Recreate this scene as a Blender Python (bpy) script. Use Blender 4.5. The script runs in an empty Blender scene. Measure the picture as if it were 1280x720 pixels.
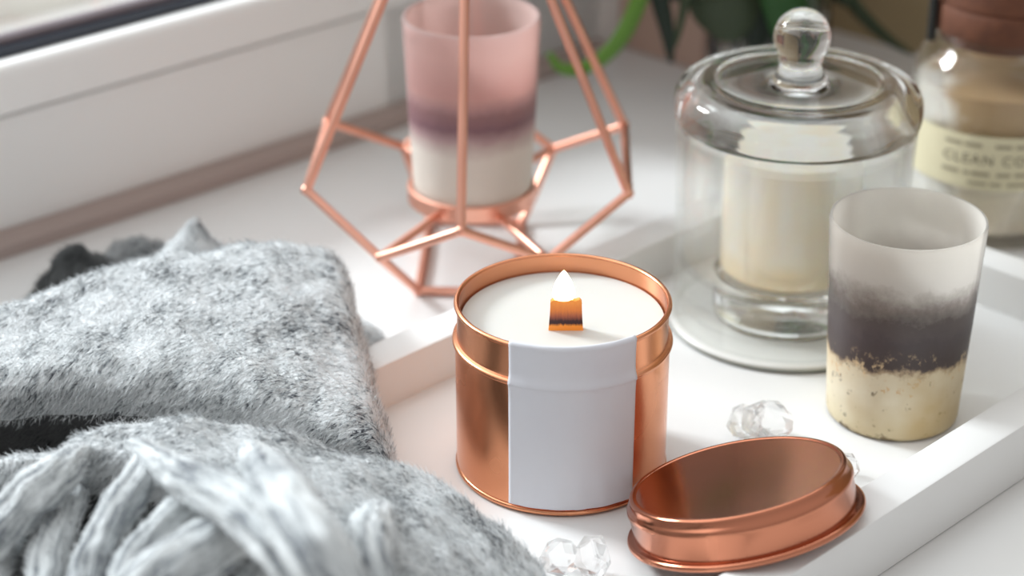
import bpy, bmesh, math, random
import numpy as np
from mathutils import Vector, Matrix, noise

random.seed(7)
SC = bpy.context.scene
COL = SC.collection
PI = math.pi
F, PITCH, CAMH = 2600.0, math.radians(26.2), 0.403      # survey of the photograph: focal length in px, pitch, camera height

# ------------------------------------------------------------------ survey helpers
def _ray(x, y):
    a, b = (x - 640) / F, -(y - 360) / F
    return Vector((a, math.cos(PITCH) + b * math.sin(PITCH), -math.sin(PITCH) + b * math.cos(PITCH)))
def at_z(x, y, z):
    d = _ray(x, y); return Vector((0, 0, CAMH)) + d * ((z - CAMH) / d.z)
def at_y(x, y, Y):
    d = _ray(x, y); return Vector((0, 0, CAMH)) + d * (Y / d.y)
S2 = math.sqrt(.5)
def uv(u, v, z=0.0):        # the tray and the sill run at 45 degrees
    return Vector(((u - v) * S2, (u + v) * S2, z))
WA = math.radians(43)
def wl(a, o, z=0.0):        # along the window, out through the window, up
    return Vector((a * math.cos(WA) - o * math.sin(WA), a * math.sin(WA) + o * math.cos(WA), z))

# ------------------------------------------------------------------ object helpers
def tag(o, label=None, cat=None, group=None, kind=None):
    if label: o['label'] = label
    if cat: o['category'] = cat
    if group: o['group'] = group
    if kind: o['kind'] = kind
    return o
def thing(name, label, cat, loc=(0, 0, 0), rotz=0, group=None):
    o = bpy.data.objects.new(name, None); COL.objects.link(o)
    o.empty_display_size = .01
    o.location = loc; o.rotation_euler = (0, 0, rotz)
    return tag(o, label, cat, group)
def obj(name, bm, mat, parent=None, smooth=35, mw=None):
    me = bpy.data.meshes.new(name)
    bmesh.ops.recalc_face_normals(bm, faces=bm.faces[:])
    bm.to_mesh(me); bm.free()
    if smooth:
        for p in me.polygons: p.use_smooth = True
        me.set_sharp_from_angle(angle=math.radians(smooth))
    me.materials.append(mat)
    o = bpy.data.objects.new(name, me); COL.objects.link(o)
    if parent: o.parent = parent
    if mw is not None: o.matrix_local = mw
    return o

def lathe(profile, seg=96, closed=False):
    bm = bmesh.new(); rings = []
    for r, z in profile:
        if r < 1e-6: rings.append([bm.verts.new((0, 0, z))])
        else: rings.append([bm.verts.new((r * math.cos(2 * PI * i / seg), r * math.sin(2 * PI * i / seg), z)) for i in range(seg)])
    pairs = list(zip(rings, rings[1:])) + ([(rings[-1], rings[0])] if closed else [])
    for a, b in pairs:
        for i in range(seg):
            j = (i + 1) % seg
            if len(a) == 1 and len(b) == 1: continue
            if len(a) == 1: bm.faces.new((a[0], b[i], b[j]))
            elif len(b) == 1: bm.faces.new((a[i], a[j], b[0]))
            else: bm.faces.new((a[i], a[j], b[j], b[i]))
    return bm
def arc(cx, cz, r, a0, a1, n):
    return [(cx + r * math.cos(math.radians(a0 + (a1 - a0) * i / n)), cz + r * math.sin(math.radians(a0 + (a1 - a0) * i / n))) for i in range(n + 1)]
def crom(pts, n):
    P = [Vector(p) for p in pts]; P = [P[0] * 2 - P[1]] + P + [P[-1] * 2 - P[-2]]
    out = []
    for i in range(1, len(P) - 2):
        for k in range(n):
            t = k / n
            out.append(.5 * ((2 * P[i]) + (P[i + 1] - P[i - 1]) * t + (2 * P[i - 1] - 5 * P[i] + 4 * P[i + 1] - P[i + 2]) * t * t + (-P[i - 1] + 3 * P[i] - 3 * P[i + 1] + P[i + 2]) * t ** 3))
    out.append(P[-2].copy()); return out
def tube(bm, pts, rad, seg=12, lobes=0, lobe=0.0, twist=0.0):
    n = len(pts); rings = []; up = Vector((0, 0, 1))
    uvl = bm.loops.layers.uv.verify()
    L = 0; Ls = [0]
    for i in range(1, n): L += (pts[i] - pts[i - 1]).length; Ls.append(L)
    prev = None
    for i, p in enumerate(pts):
        d = (pts[min(i + 1, n - 1)] - pts[max(i - 1, 0)]).normalized()
        if prev is None:
            a = d.cross(up); a = a if a.length > 1e-3 else d.cross(Vector((1, 0, 0)))
        else: a = prev - d * prev.dot(d)
        a.normalize(); prev = a; b = d.cross(a)
        r = rad(i / (n - 1)) if callable(rad) else rad
        ring = []
        for k in range(seg):
            t = 2 * PI * k / seg
            rr = r * (1 + lobe * math.cos(lobes * (t + twist * Ls[i])))
            ring.append(bm.verts.new(p + a * (rr * math.cos(t)) + b * (rr * math.sin(t))))
        rings.append(ring)
    for i in range(n - 1):
        for k in range(seg):
            j = (k + 1) % seg
            f = bm.faces.new((rings[i][k], rings[i][j], rings[i + 1][j], rings[i + 1][k]))
            for lp, (uu, vv) in zip(f.loops, ((k / seg, Ls[i]), ((k + 1) / seg, Ls[i]), ((k + 1) / seg, Ls[i + 1]), (k / seg, Ls[i + 1]))):
                lp[uvl].uv = (uu, vv * 10)
    bm.faces.new(rings[0][::-1]); bm.faces.new(rings[-1])
    return bm
def prism(poly, z0, z1, bevel=0.0, seg=3):
    bm = bmesh.new()
    lo = [bm.verts.new((p[0], p[1], z0)) for p in poly]; hi = [bm.verts.new((p[0], p[1], z1)) for p in poly]
    n = len(poly)
    bm.faces.new(lo[::-1]); bm.faces.new(hi)
    for i in range(n): bm.faces.new((lo[i], lo[(i + 1) % n], hi[(i + 1) % n], hi[i]))
    if bevel: bmesh.ops.bevel(bm, geom=bm.edges[:], offset=bevel, segments=seg, profile=.5, affect='EDGES')
    return bm
def sweep(profile, a0, a1):       # profile (o, z) swept along the window
    bm = bmesh.new()
    A = [bm.verts.new(wl(a0, o, z)) for o, z in profile]; B = [bm.verts.new(wl(a1, o, z)) for o, z in profile]
    n = len(profile)
    for i in range(n): bm.faces.new((A[i], A[(i + 1) % n], B[(i + 1) % n], B[i]))
    bm.faces.new(A[::-1]); bm.faces.new(B)
    return bm

# ------------------------------------------------------------------ materials
class NT:
    def __init__(s, name):
        s.m = bpy.data.materials.new(name); s.m.use_nodes = True
        s.t = s.m.node_tree; s.n = s.t.nodes; s.b = s.n['Principled BSDF']; s.out = s.n['Material Output']
    def add(s, typ, **kw):
        n = s.n.new(typ)
        for k, v in kw.items():
            if k in n.inputs.keys() if hasattr(n.inputs, 'keys') else False: n.inputs[k].default_value = v
            else: setattr(n, k, v)
        return n
    def link(s, a, b): s.t.links.new(a, b)
    def coord(s, which='Object', scale=(1, 1, 1), rot=(0, 0, 0)):
        c = s.add('ShaderNodeTexCoord'); m = s.add('ShaderNodeMapping')
        m.inputs['Scale'].default_value = scale; m.inputs['Rotation'].default_value = rot
        s.link(c.outputs[which], m.inputs['Vector']); return m.outputs['Vector']
    def noise(s, vec, scale, detail=4, rough=.55, dist=0.0):
        n = s.add('ShaderNodeTexNoise'); n.inputs['Scale'].default_value = scale; n.inputs['Detail'].default_value = detail
        n.inputs['Roughness'].default_value = rough; n.inputs['Distortion'].default_value = dist
        s.link(vec, n.inputs['Vector']); return n.outputs['Fac']
    def ramp(s, fac, stops, interp='LINEAR'):
        r = s.add('ShaderNodeValToRGB'); e = r.color_ramp.elements; r.color_ramp.interpolation = interp
        while len(e) < len(stops): e.new(.5)
        for el, (p, c) in zip(e, stops):
            el.position = p; el.color = (c, c, c, 1) if not hasattr(c, '__len__') else (*c, 1)
        s.link(fac, r.inputs['Fac']); return r.outputs['Color']
    def mix(s, fac, a, b, blend='MIX'):
        m = s.add('ShaderNodeMix'); m.data_type = 'RGBA'; m.blend_type = blend
        for sock, v in ((m.inputs[0], fac), (m.inputs[6], a), (m.inputs[7], b)):
            if hasattr(v, 'is_linked'): s.link(v, sock)
            elif hasattr(v, '__len__'): sock.default_value = (*v, 1)
            else: sock.default_value = v
        return m.outputs[2]
    def math(s, op, a, b=0.0):
        m = s.add('ShaderNodeMath'); m.operation = op
        for sock, v in zip(m.inputs, (a, b)):
            if hasattr(v, 'is_linked'): s.link(v, sock)
            else: sock.default_value = v
        return m.outputs[0]
    def bump(s, h, strength=.3, dist=.001):
        b = s.add('ShaderNodeBump'); b.inputs['Strength'].default_value = strength; b.inputs['Distance'].default_value = dist
        s.link(h, b.inputs['Height']); s.link(b.outputs['Normal'], s.b.inputs['Normal']); return b
    def set(s, **kw):
        names = dict(color='Base Color', rough='Roughness', metal='Metallic', ior='IOR', trans='Transmission Weight', sss='Subsurface Weight', spec='Specular IOR Level', emis='Emission Strength', emc='Emission Color', coat='Coat Weight', aniso='Anisotropic', sheen='Sheen Weight', alpha='Alpha')
        for k, v in kw.items():
            i = s.b.inputs[names[k]]
            if hasattr(v, 'is_linked'): s.link(v, i)
            elif hasattr(v, '__len__'): i.default_value = (*v, 1)
            else: i.default_value = v
        return s

def srgb(r, g, b):
    f = lambda c: c / 12.92 if c <= .04045 else ((c + .055) / 1.055) ** 2.4
    return (f(r / 255), f(g / 255), f(b / 255))

def plain(name, col, rough=.5, var=.03, scale=60, **kw):
    m = NT(name); v = m.coord()
    f = m.noise(v, scale, 3)
    m.set(color=m.mix(f, tuple(c * (1 - var) for c in col), tuple(min(1, c * (1 + var)) for c in col)), rough=rough, **kw)
    return m.m
def copper(name, col, rough, aniso=0.0):
    m = NT(name); v = m.coord(scale=(1, 1, 1))
    f = m.noise(v, 900, 3); g = m.noise(v, 25, 2)
    m.set(color=m.mix(g, tuple(c * .94 for c in col), col), metal=1.0, rough=m.ramp(g, [(.3, rough * .85), (.7, rough * 1.15)]), aniso=aniso)
    m.bump(f, .05, .0003)
    return m.m
def glass(name, tint=(1, 1, 1), rough=0.0, ior=1.45):
    m = NT(name); v = m.coord(); f = m.noise(v, 18, 2)
    m.set(color=tint, trans=1.0, rough=rough, ior=ior)
    m.bump(f, .04, .002)
    return m.m

M = {}
M['sill'] = plain('sill_gloss_white', (.74, .742, .737), .22, .02, 12)
M['upvc'] = plain('window_plastic', (.86, .86, .85), .36, .015, 20)
m = NT('glass_edged_plate'); c = m.add('ShaderNodeTexCoord'); sp = m.add('ShaderNodeSeparateXYZ'); m.link(c.outputs['Object'], sp.inputs[0])
m.set(color=m.ramp(m.math('MULTIPLY', sp.outputs['Z'], 300.0), [(.40, (.20, .22, .19)), (.70, (.45, .46, .43)), (.92, (.78, .785, .76))]), rough=.3); M['plate'] = m.m
M['gasket'] = plain('rubber_gasket', (.010, .016, .03), .35, .1)
M['bead'] = plain('gasket_reflection', (.20, .17, .19), .4, .05)  # purple-grey of the gasket mirrored in the glass
M['wallpaint'] = plain('reveal_paint', srgb(168, 150, 116), .7, .05, 9)
M['blush'] = plain('blush_paint', srgb(188, 160, 145), .6, .04, 9)
M['strip'] = plain('mauve_strip', srgb(172, 156, 150), .4, .03, 20)
M['outside'] = plain('outside_ledge', (.62, .60, .55), .6, .06, 9)
M['tray'] = plain('tray_lacquer', (.80, .803, .797), .42, .02, 30)
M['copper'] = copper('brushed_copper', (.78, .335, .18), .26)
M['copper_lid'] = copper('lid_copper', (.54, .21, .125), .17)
M['copper_in'] = copper('copper_inside', (.85, .42, .22), .3)
M['rose'] = copper('rose_gold_wire', (.84, .43, .32), .36)
M['glass'] = glass('clear_glass', (.985, .995, .99))
def thin_glass(name, tint, clear, ior=1.45, grad=None):
    m = NT(name); m.set(color=tint, trans=1.0, rough=0.0, ior=ior)
    t = m.add('ShaderNodeBsdfTransparent'); t.inputs['Color'].default_value = (*tint, 1)
    mx = m.add('ShaderNodeMixShader')
    if grad:
        c = m.add('ShaderNodeTexCoord'); sp = m.add('ShaderNodeSeparateXYZ'); m.link(c.outputs['Object'], sp.inputs[0])
        m.link(m.ramp(m.math('MULTIPLY', sp.outputs['Z'], 1 / grad[0]), grad[1]), mx.inputs[0])
    else: mx.inputs[0].default_value = clear
    m.link(m.b.outputs[0], mx.inputs[1]); m.link(t.outputs[0], mx.inputs[2]); m.link(mx.outputs[0], m.out.inputs['Surface'])
    return m.m
M['dome'] = thin_glass('dome_glass', (.99, .995, .99), .6, 1.45, (.14, [(.0, .86), (.50, .80), (.595, .70), (.62, .0), (1, .0)]))
M['cup'] = thin_glass('cup_glass', (.995, .998, .995), .92)
M['jarglass'] = thin_glass('jar_glass', (.99, .99, .975), .6)
M['crystal'] = thin_glass('crystal', (1, 1, 1), .35, 1.5)

m = NT('window_pane'); g = m.add('ShaderNodeBsdfGlossy'); g.inputs['Roughness'].default_value = .02
t = m.add('ShaderNodeBsdfTransparent'); mx = m.add('ShaderNodeMixShader'); mx.inputs[0].default_value = .05; m.link(t.outputs[0], mx.inputs[1]); m.link(g.outputs[0], mx.inputs[2]); m.link(mx.outputs[0], m.out.inputs['Surface'])
M['pane'] = m.m

def waxmat(name, col):
    m = NT(name); v = m.coord(); f = m.noise(v, 45, 4)
    m.set(color=m.mix(f, tuple(c * .95 for c in col), col), rough=.42, sss=.35)
    m.b.inputs['Subsurface Radius'].default_value = (.010, .008, .006); m.b.inputs['Subsurface Scale'].default_value = .6
    m.bump(f, .04, .002); return m.m
M['wax'] = waxmat('white_wax', (.67, .67, .635))
# paper
m = NT('label_paper'); v = m.coord(); f = m.noise(v, 60, 5); f2 = m.noise(m.coord(scale=(1, 1, .3)), 90, 2)
m.set(color=m.mix(f, (.66, .665, .72), (.72, .725, .765)), rough=.6); m.bump(f2, .12, .001); M['paper'] = m.m
# wick, flame glow through the wood put into colour and weak emission
m = NT('wood_wick'); c = m.add('ShaderNodeTexCoord'); sp = m.add('ShaderNodeSeparateXYZ'); m.link(c.outputs['Object'], sp.inputs[0])
fn = m.noise(m.coord(scale=(3, 3, .5)), 500, 5, .65)
zz = m.math('ADD', m.math('MULTIPLY', sp.outputs['Z'], 75.0), m.math('MULTIPLY', m.math('SUBTRACT', fn, .5), .14))
colr = m.ramp(zz, [(0, (.75, .25, .03)), (.16, (.80, .27, .035)), (.24, (.03, .008, .012)), (.32, (.035, .010, .014)), (.46, (.32, .085, .04)), (.62, (.62, .19, .04)), (.95, (.85, .32, .06))])
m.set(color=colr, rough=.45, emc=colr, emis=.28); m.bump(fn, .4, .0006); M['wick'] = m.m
# flame
m = NT('flame'); c = m.add('ShaderNodeTexCoord'); sp = m.add('ShaderNodeSeparateXYZ'); m.link(c.outputs['Object'], sp.inputs[0])
zz = m.math('MULTIPLY', sp.outputs['Z'], 88.0)
m.set(color=(0, 0, 0), emc=m.ramp(zz, [(0, (1, .62, .28)), (.25, (1, .90, .70)), (.6, (1, .96, .85)), (1, (1, .72, .38))]), emis=5.0, rough=1, spec=0)
lw = m.add('ShaderNodeLayerWeight'); lw.inputs['Blend'].default_value = .35
tr = m.add('ShaderNodeBsdfTransparent'); mx = m.add('ShaderNodeMixShader')
m.link(m.ramp(lw.outputs['Facing'], [(.45, 0.0), (1, .85)]), mx.inputs[0]); m.link(m.b.outputs[0], mx.inputs[1]); m.link(tr.outputs[0], mx.inputs[2]); m.link(mx.outputs[0], m.out.inputs['Surface'])
M['flame'] = m.m

def tumbler_mat(name, h, stops_col, stops_solid, speck, edge):
    """frosted glass that turns into a coated wall towards the foot; stops over height / h"""
    m = NT(name); c = m.add('ShaderNodeTexCoord'); sp = m.add('ShaderNodeSeparateXYZ'); m.link(c.outputs['Object'], sp.inputs[0])
    v = m.coord(); n1 = m.noise(v, 70, 5, .6); n2 = m.noise(v, 330, 4, .65); n3 = m.noise(v, 28, 3); n4 = m.noise(m.coord(scale=(1, 1, .6)), 150, 5, .75)
    z = m.math('MULTIPLY', sp.outputs['Z'], 1 / h)
    zc = m.math('ADD', z, m.math('MULTIPLY', m.math('SUBTRACT', n1, .5), edge))
    zc = m.math('ADD', zc, m.math('MULTIPLY', m.math('SUBTRACT', n2, .5), edge * .6))
    col = m.ramp(zc, stops_col)
    if speck:
        # gold flakes in the smoky band, dark flecks on the pale foot
        fl = m.math('MULTIPLY', m.ramp(n2, [(.60, 0.0), (.64, 1.0)]), m.ramp(zc, [(.27, 0.0), (.29, 1.0), (.34, .9), (.40, 0.0)]))
        col = m.mix(fl, col, (.62, .42, .22))
        fl3 = m.math('MULTIPLY', m.ramp(n4, [(.57, 0.0), (.63, .9)]), m.ramp(zc, [(.30, 0.0), (.34, 1.0), (.40, .9), (.47, 0.0)]))
        col = m.mix(fl3, col, (.70, .52, .30))
        fl2 = m.math('MULTIPLY', m.ramp(m.noise(v, 210, 5, .7), [(.60, 0.0), (.66, .85)]), m.ramp(zc, [(0, 1.0), (.34, 1.0), (.36, 0.0)]))
        col = m.mix(fl2, col, (.10, .075, .05))
        col = m.mix(m.math('MULTIPLY', m.ramp(n3, [(.40, 0.0), (.68, .85)]), m.ramp(zc, [(0, 1.0), (.33, 1.0), (.38, 0.0)])), col, (.50, .36, .17))
    solid = m.ramp(zc, stops_solid)
    m.set(color=col, rough=.5, spec=.4); m.bump(n2, .12, .0008)
    # frosted part: rough refraction + soft scatter
    g0 = m.add('ShaderNodeBsdfRefraction'); g0.inputs['Roughness'].default_value = .3; g0.inputs['IOR'].default_value = 1.05; m.link(col, g0.inputs['Color'])
    g1 = m.add('ShaderNodeBsdfTransparent'); m.link(col, g1.inputs['Color'])
    g = m.add('ShaderNodeMixShader'); g.inputs[0].default_value = .6; m.link(g0.outputs[0], g.inputs[1]); m.link(g1.outputs[0], g.inputs[2])
    tl = m.add('ShaderNodeBsdfTranslucent'); m.link(col, tl.inputs['Color'])
    df = m.add('ShaderNodeBsdfDiffuse'); m.link(col, df.inputs['Color'])
    gl = m.add('ShaderNodeBsdfGlossy'); gl.inputs['Roughness'].default_value = .25
    a = m.add('ShaderNodeMixShader'); a.inputs[0].default_value = .35; m.link(tl.outputs[0], a.inputs[1]); m.link(df.outputs[0], a.inputs[2])
    b = m.add('ShaderNodeMixShader'); b.inputs[0].default_value = .36; m.link(g.outputs[0], b.inputs[1]); m.link(a.outputs[0], b.inputs[2])
    fr = m.add('ShaderNodeFresnel'); fr.inputs['IOR'].default_value = 1.3
    d = m.add('ShaderNodeMixShader'); m.link(fr.outputs[0], d.inputs[0]); m.link(b.outputs[0], d.inputs[1]); m.link(gl.outputs[0], d.inputs[2])
    e = m.add('ShaderNodeMixShader'); m.link(solid, e.inputs[0]); m.link(d.outputs[0], e.inputs[1]); m.link(m.b.outputs[0], e.inputs[2])
    m.link(e.outputs[0], m.out.inputs['Surface'])
    return m.m
TH = .082
M['smoky'] = tumbler_mat('smoky_tumbler', TH,
    [(0, (.10, .07, .04)), (.02, (.62, .54, .36)), (.20, (.72, .65, .49)), (.335, (.66, .57, .40)), (.36, (.40, .30, .19)), (.385, (.060, .042, .038)), (.52, (.072, .056, .057)), (.61, (.15, .125, .12)), (.70, (.48, .44, .425)), (.80, (.92, .905, .89)), (1, (.975, .96, .935))],
    [(0, 1.0), (.52, 1.0), (.68, .0), (1, 0.0)], True, .16)
M['pink'] = tumbler_mat('pink_tumbler', TH,
    [(0, (.66, .60, .53)), (.30, (.66, .60, .54)), (.40, (.40, .27, .27)), (.46, (.20, .105, .125)), (.54, (.34, .19, .20)), (.64, (.88, .58, .55)), (.85, (.96, .76, .73)), (.97, (.93, .76, .74)), (1, (.95, .88, .87))],
    [(0, 1.0), (.45, 1.0), (.65, .25), (1, .1)], False, .06)

m = NT('cork'); v = m.coord(); a = m.noise(v, 160, 6, .7); b = m.noise(v, 50, 3)
m.set(color=m.mix(b, m.ramp(a, [(.3, (.03, .009, .005)), (.6, (.13, .042, .018))]), (.15, .052, .023)), rough=.75); m.bump(a, .5, .001); M['cork'] = m.m
m = NT('cream_wax'); c = m.add('ShaderNodeTexCoord'); sp = m.add('ShaderNodeSeparateXYZ'); m.link(c.outputs['Object'], sp.inputs[0]); v = m.coord()
n1 = m.noise(v, 60, 4)
z = m.math('ADD', m.math('MULTIPLY', sp.outputs['Z'], 12.5), m.math('MULTIPLY', m.math('SUBTRACT', n1, .5), .25))
edge = m.math('ADD', m.math('MULTIPLY', m.math('ABSOLUTE', m.math('ADD', sp.outputs['X'], .004)), 30.0), m.math('MULTIPLY', m.math('SUBTRACT', n1, .5), 1.1))
m.set(color=m.mix(m.ramp(edge, [(.55, 0.0), (.80, 1.0)]), m.ramp(z, [(0, (.62, .50, .36)), (.3, (.72, .64, .50)), (.58, (.80, .76, .68)), (.68, (.50, .36, .21)), (1, (.46, .31, .18))]), (.82, .80, .75)), rough=.5, sss=.15)
m.b.inputs['Subsurface Radius'].default_value = (.008, .006, .004); M['jarwax'] = m.m
m = NT('cloche_wax'); c = m.add('ShaderNodeTexCoord'); sp = m.add('ShaderNodeSeparateXYZ'); m.link(c.outputs['Object'], sp.inputs[0]); v = m.coord(scale=(1, 1, .35))
n1 = m.noise(v, 55, 3)
z = m.math('ADD', m.math('MULTIPLY', sp.outputs['Z'], 12.5), m.math('MULTIPLY', m.math('SUBTRACT', n1, .5), .12))
m.set(color=m.mix(m.ramp(n1, [(.40, 0.0), (.62, .75)]), m.ramp(z, [(.25, (.90, .74, .46)), (.36, (.92, .80, .56)), (.44, (.98, .945, .85)), (1, (.98, .955, .87))]), (.97, .84, .64)), rough=.5, sss=.35)
m.b.inputs['Subsurface Radius'].default_value = (.010, .007, .004); M['clochewax'] = m.m
M['label_cream'] = plain('cream_label', (.66, .61, .42), .7, .06, 80)
M['ink'] = plain('label_ink', (.20, .17, .12), .7, .1)
M['inkpale'] = plain('label_ink_faded', (.36, .32, .22), .7, .1)
M['black'] = plain('black_strap', (.012, .014, .013), .5, .1)
def leafmat(name, col, tcol):
    m = NT(name); v = m.coord(); f = m.noise(v, 35, 3)
    m.set(color=m.mix(f, tuple(c * .7 for c in col), col), rough=.45)
    tl = m.add('ShaderNodeBsdfTranslucent'); tl.inputs['Color'].default_value = (*tcol, 1)
    mx = m.add('ShaderNodeMixShader'); mx.inputs[0].default_value = .3
    m.link(m.b.outputs[0], mx.inputs[1]); m.link(tl.outputs[0], mx.inputs[2]); m.link(mx.outputs[0], m.out.inputs['Surface']); return m.m
M['leaf_light'] = leafmat('leaf_light', (.16, .34, .05), (.35, .65, .08))
M['leaf_mid'] = leafmat('leaf_mid', (.03, .12, .025), (.04, .22, .03))
M['leaf_dark'] = leafmat('leaf_dark', (.012, .030, .018), (.01, .04, .015))
M['leaf_grey'] = leafmat('leaf_grey', (.06, .09, .045), (.06, .11, .04))
M['stem'] = leafmat('stem', (.05, .07, .025), (.05, .08, .02))

def wool(name, dark=0.0, hair=False):
    m = NT(name)
    v = m.coord('UV', scale=(1, 1, 1), rot=(0, 0, .5))
    big = m.noise(v, 4.5, 3, .6)
    warp = m.add('ShaderNodeMapping'); warp.inputs['Scale'].default_value = (1, 2.6, 1); m.link(v, warp.inputs['Vector'])
    fl = m.noise(warp.outputs[0], 30, 4, .72, .8)
    thr = m.math('ADD', fl, m.math('MULTIPLY', m.math('SUBTRACT', big, .5), .55))
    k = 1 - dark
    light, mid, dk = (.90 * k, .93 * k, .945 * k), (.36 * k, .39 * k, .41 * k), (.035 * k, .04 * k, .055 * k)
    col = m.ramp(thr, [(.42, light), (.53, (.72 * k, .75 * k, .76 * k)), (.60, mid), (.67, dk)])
    if hair:
        hi = m.add('ShaderNodeHairInfo')
        col = m.mix(m.ramp(hi.outputs['Random'], [(.90, 0.0), (.92, .6)]), col, (.08 * k, .085 * k, .10 * k))
        col = m.mix(m.ramp(hi.outputs['Random'], [(.0, .45), (.30, .45), (.32, 0.0)]), col, (.90 * k, .92 * k, .93 * k))
    m.set(color=col, rough=.9, spec=.15, sheen=.2)
    if not hair: m.bump(fl, .9, .003)
    return m.m
M['wool'] = wool('marled_wool'); M['wool_hair'] = wool('wool_fibres', 0, True)
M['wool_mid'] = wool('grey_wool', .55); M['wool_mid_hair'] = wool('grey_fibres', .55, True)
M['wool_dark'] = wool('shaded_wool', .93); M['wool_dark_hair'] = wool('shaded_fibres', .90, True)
m = NT('yarn_fibres'); hi = m.add('ShaderNodeHairInfo')
m.set(color=m.ramp(hi.outputs['Random'], [(0, (.90, .92, .93)), (.55, (.76, .79, .80)), (.82, (.50, .52, .54)), (.96, (.12, .13, .15))]), rough=.9, spec=.1); M['yarn_hair'] = m.m
m = NT('yarn'); v = m.coord('UV', scale=(16, 2.2, 1)); a = m.noise(v, 1.0, 5, .7); b = m.noise(m.coord('Object'), 60, 3)
thr = m.math('ADD', a, m.math('MULTIPLY', m.math('SUBTRACT', b, .5), .3))
m.set(color=m.ramp(thr, [(.36, (.76, .79, .80)), (.50, (.52, .55, .56)), (.60, (.22, .24, .26)), (.72, (.06, .07, .09))]), rough=.9, spec=.1, sheen=.2); m.bump(a, .8, .002); M['yarn'] = m.m

# ------------------------------------------------------------------ the setting
sill = obj('window_sill', prism([uv(-.25, .05), uv(1.0, .05), uv(1.0, .83), uv(-.25, .80)], -.03, 0), M['sill'], None, 0)
tag(sill, 'glossy white window sill under the tray', kind='structure')
A0, A1 = -.25, .80
win = thing('window_1', 'white plastic window frame along the sill', None); win['kind'] = 'structure'
def wpart(n, prof, mat, a0=A0, a1=A1, sm=30): return obj(n, sweep(prof, a0, a1), mat, win, sm)
wpart('window_frame', [(.787, .0), (.787, .0612), (.7895, .0627), (.90, .0627), (.90, 0)], M['upvc'])
sash_prof = [(.7885, .0640), (.7835, .0646), (.7825, .0658)] + [(.7825 + .0055 * (1 - math.cos(t)), .0815 + .0055 * math.sin(t)) for t in [PI / 2 * i / 8 for i in range(9)]] + [(.7955, .0860), (.820, .0835), (.820, .0640)]
wpart('window_sash', sash_prof, M['upvc'])
wpart('sash_gasket', [(.7945, .0862), (.7945, .0890), (.7965, .0904), (.7998, .0904), (.7998, .0862)], M['gasket'])
wpart('gasket_reflection', [(.8000, .0862), (.8000, .0926), (.8015, .0938), (.8050, .0938), (.8050, .0862)], M['bead'])  # strip coloured as the gasket's reflection in the pane
wpart('window_pane', [(.8020, .0940), (.8020, .46), (.8045, .46), (.8045, .0940)], M['pane'])
wpart('window_jamb', [(.787, .0), (.787, .5), (.90, .5), (.90, 0)], M['upvc'], .645, .835)  # widened leftward, out of view, to shade the back corner of the sill
wpart('base_strip', [(.7865, .0003), (.7865, .0095), (.7800, .0085), (.7765, .0060), (.7765, .0003)], M['strip'])
led = obj('outside_ledge', sweep([(.90, .02), (.90, .085), (1.25, .078), (1.25, .02)], A0, A1), M['outside'], win, 0)
blk = obj('trim_1', prism([uv(.845, .695), uv(.956, .695), uv(.956, .90), uv(.845, .90)], 0, .5, .002), M['blush'], None, 0); tag(blk, 'pale step of the window reveal', kind='structure')
wr = obj('wall_right', prism([uv(.955, .05), uv(1.02, .05), uv(1.02, .92), uv(.955, .92)], -.03, .5), M['wallpaint'], None, 0); tag(wr, 'beige side wall of the window recess', kind='structure')

# ------------------------------------------------------------------ tray
U0, U1, V0, V1, TW, TZ, TB = .372, .716, .332, .547, .0165, .025, .006
tray = thing('serving_tray', 'white lacquered rectangular tray holding the candles', 'tray')
e = .0003
obj('tray_base', prism([uv(U0 + TW, V0 + TW), uv(U1 - TW, V0 + TW), uv(U1 - TW, V1 - TW), uv(U0 + TW, V1 - TW)], .0006, TB), M['tray'], tray, 0)
for (a, b, c, d) in ((U0, U1, V0, V0 + TW), (U0, U1, V1 - TW, V1), (U0, U0 + TW, V0 + TW, V1 - TW), (U1 - TW, U1, V0 + TW, V1 - TW)):
    obj('side_panel', prism([uv(a, c), uv(b, c), uv(b, d), uv(a, d)], .0002, TZ, .0009, 2), M['tray'], tray, 40)

# ------------------------------------------------------------------ copper candle tin
tx, ty = .0181, .6616
tin = thing('candle_tin', 'lit candle in a round copper tin with a blank white paper label', 'candle', (tx, ty, TB))
HT = .0668
prof = [(0, .001), (.0375, .001)] + arc(.0378, .0016, .0011, -90, 90, 6) + [(.0384, .0030), (.0385, .051)]
prof += arc(.0384, .0520, .0012, -80, 80, 6) + [(.0380, .0535), (.0378, .0545), (.0378, .0655)]
prof += arc(.0379, .0662, .0010, -60, 200, 10) + [(.0369, .0640), (.0369, .054), (.0369, .003), (0, .003)]
obj('tin_body', lathe(prof, 128), M['copper'], tin, 50)
WZ = .0602
obj('wax', lathe([(0, .0035), (.0364, .0035), (.0366, WZ - .001), (.0362, WZ), (.030, WZ - .0002), (.012, WZ - .0006), (0, WZ - .0008)], 96), M['wax'], tin, 60)
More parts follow.
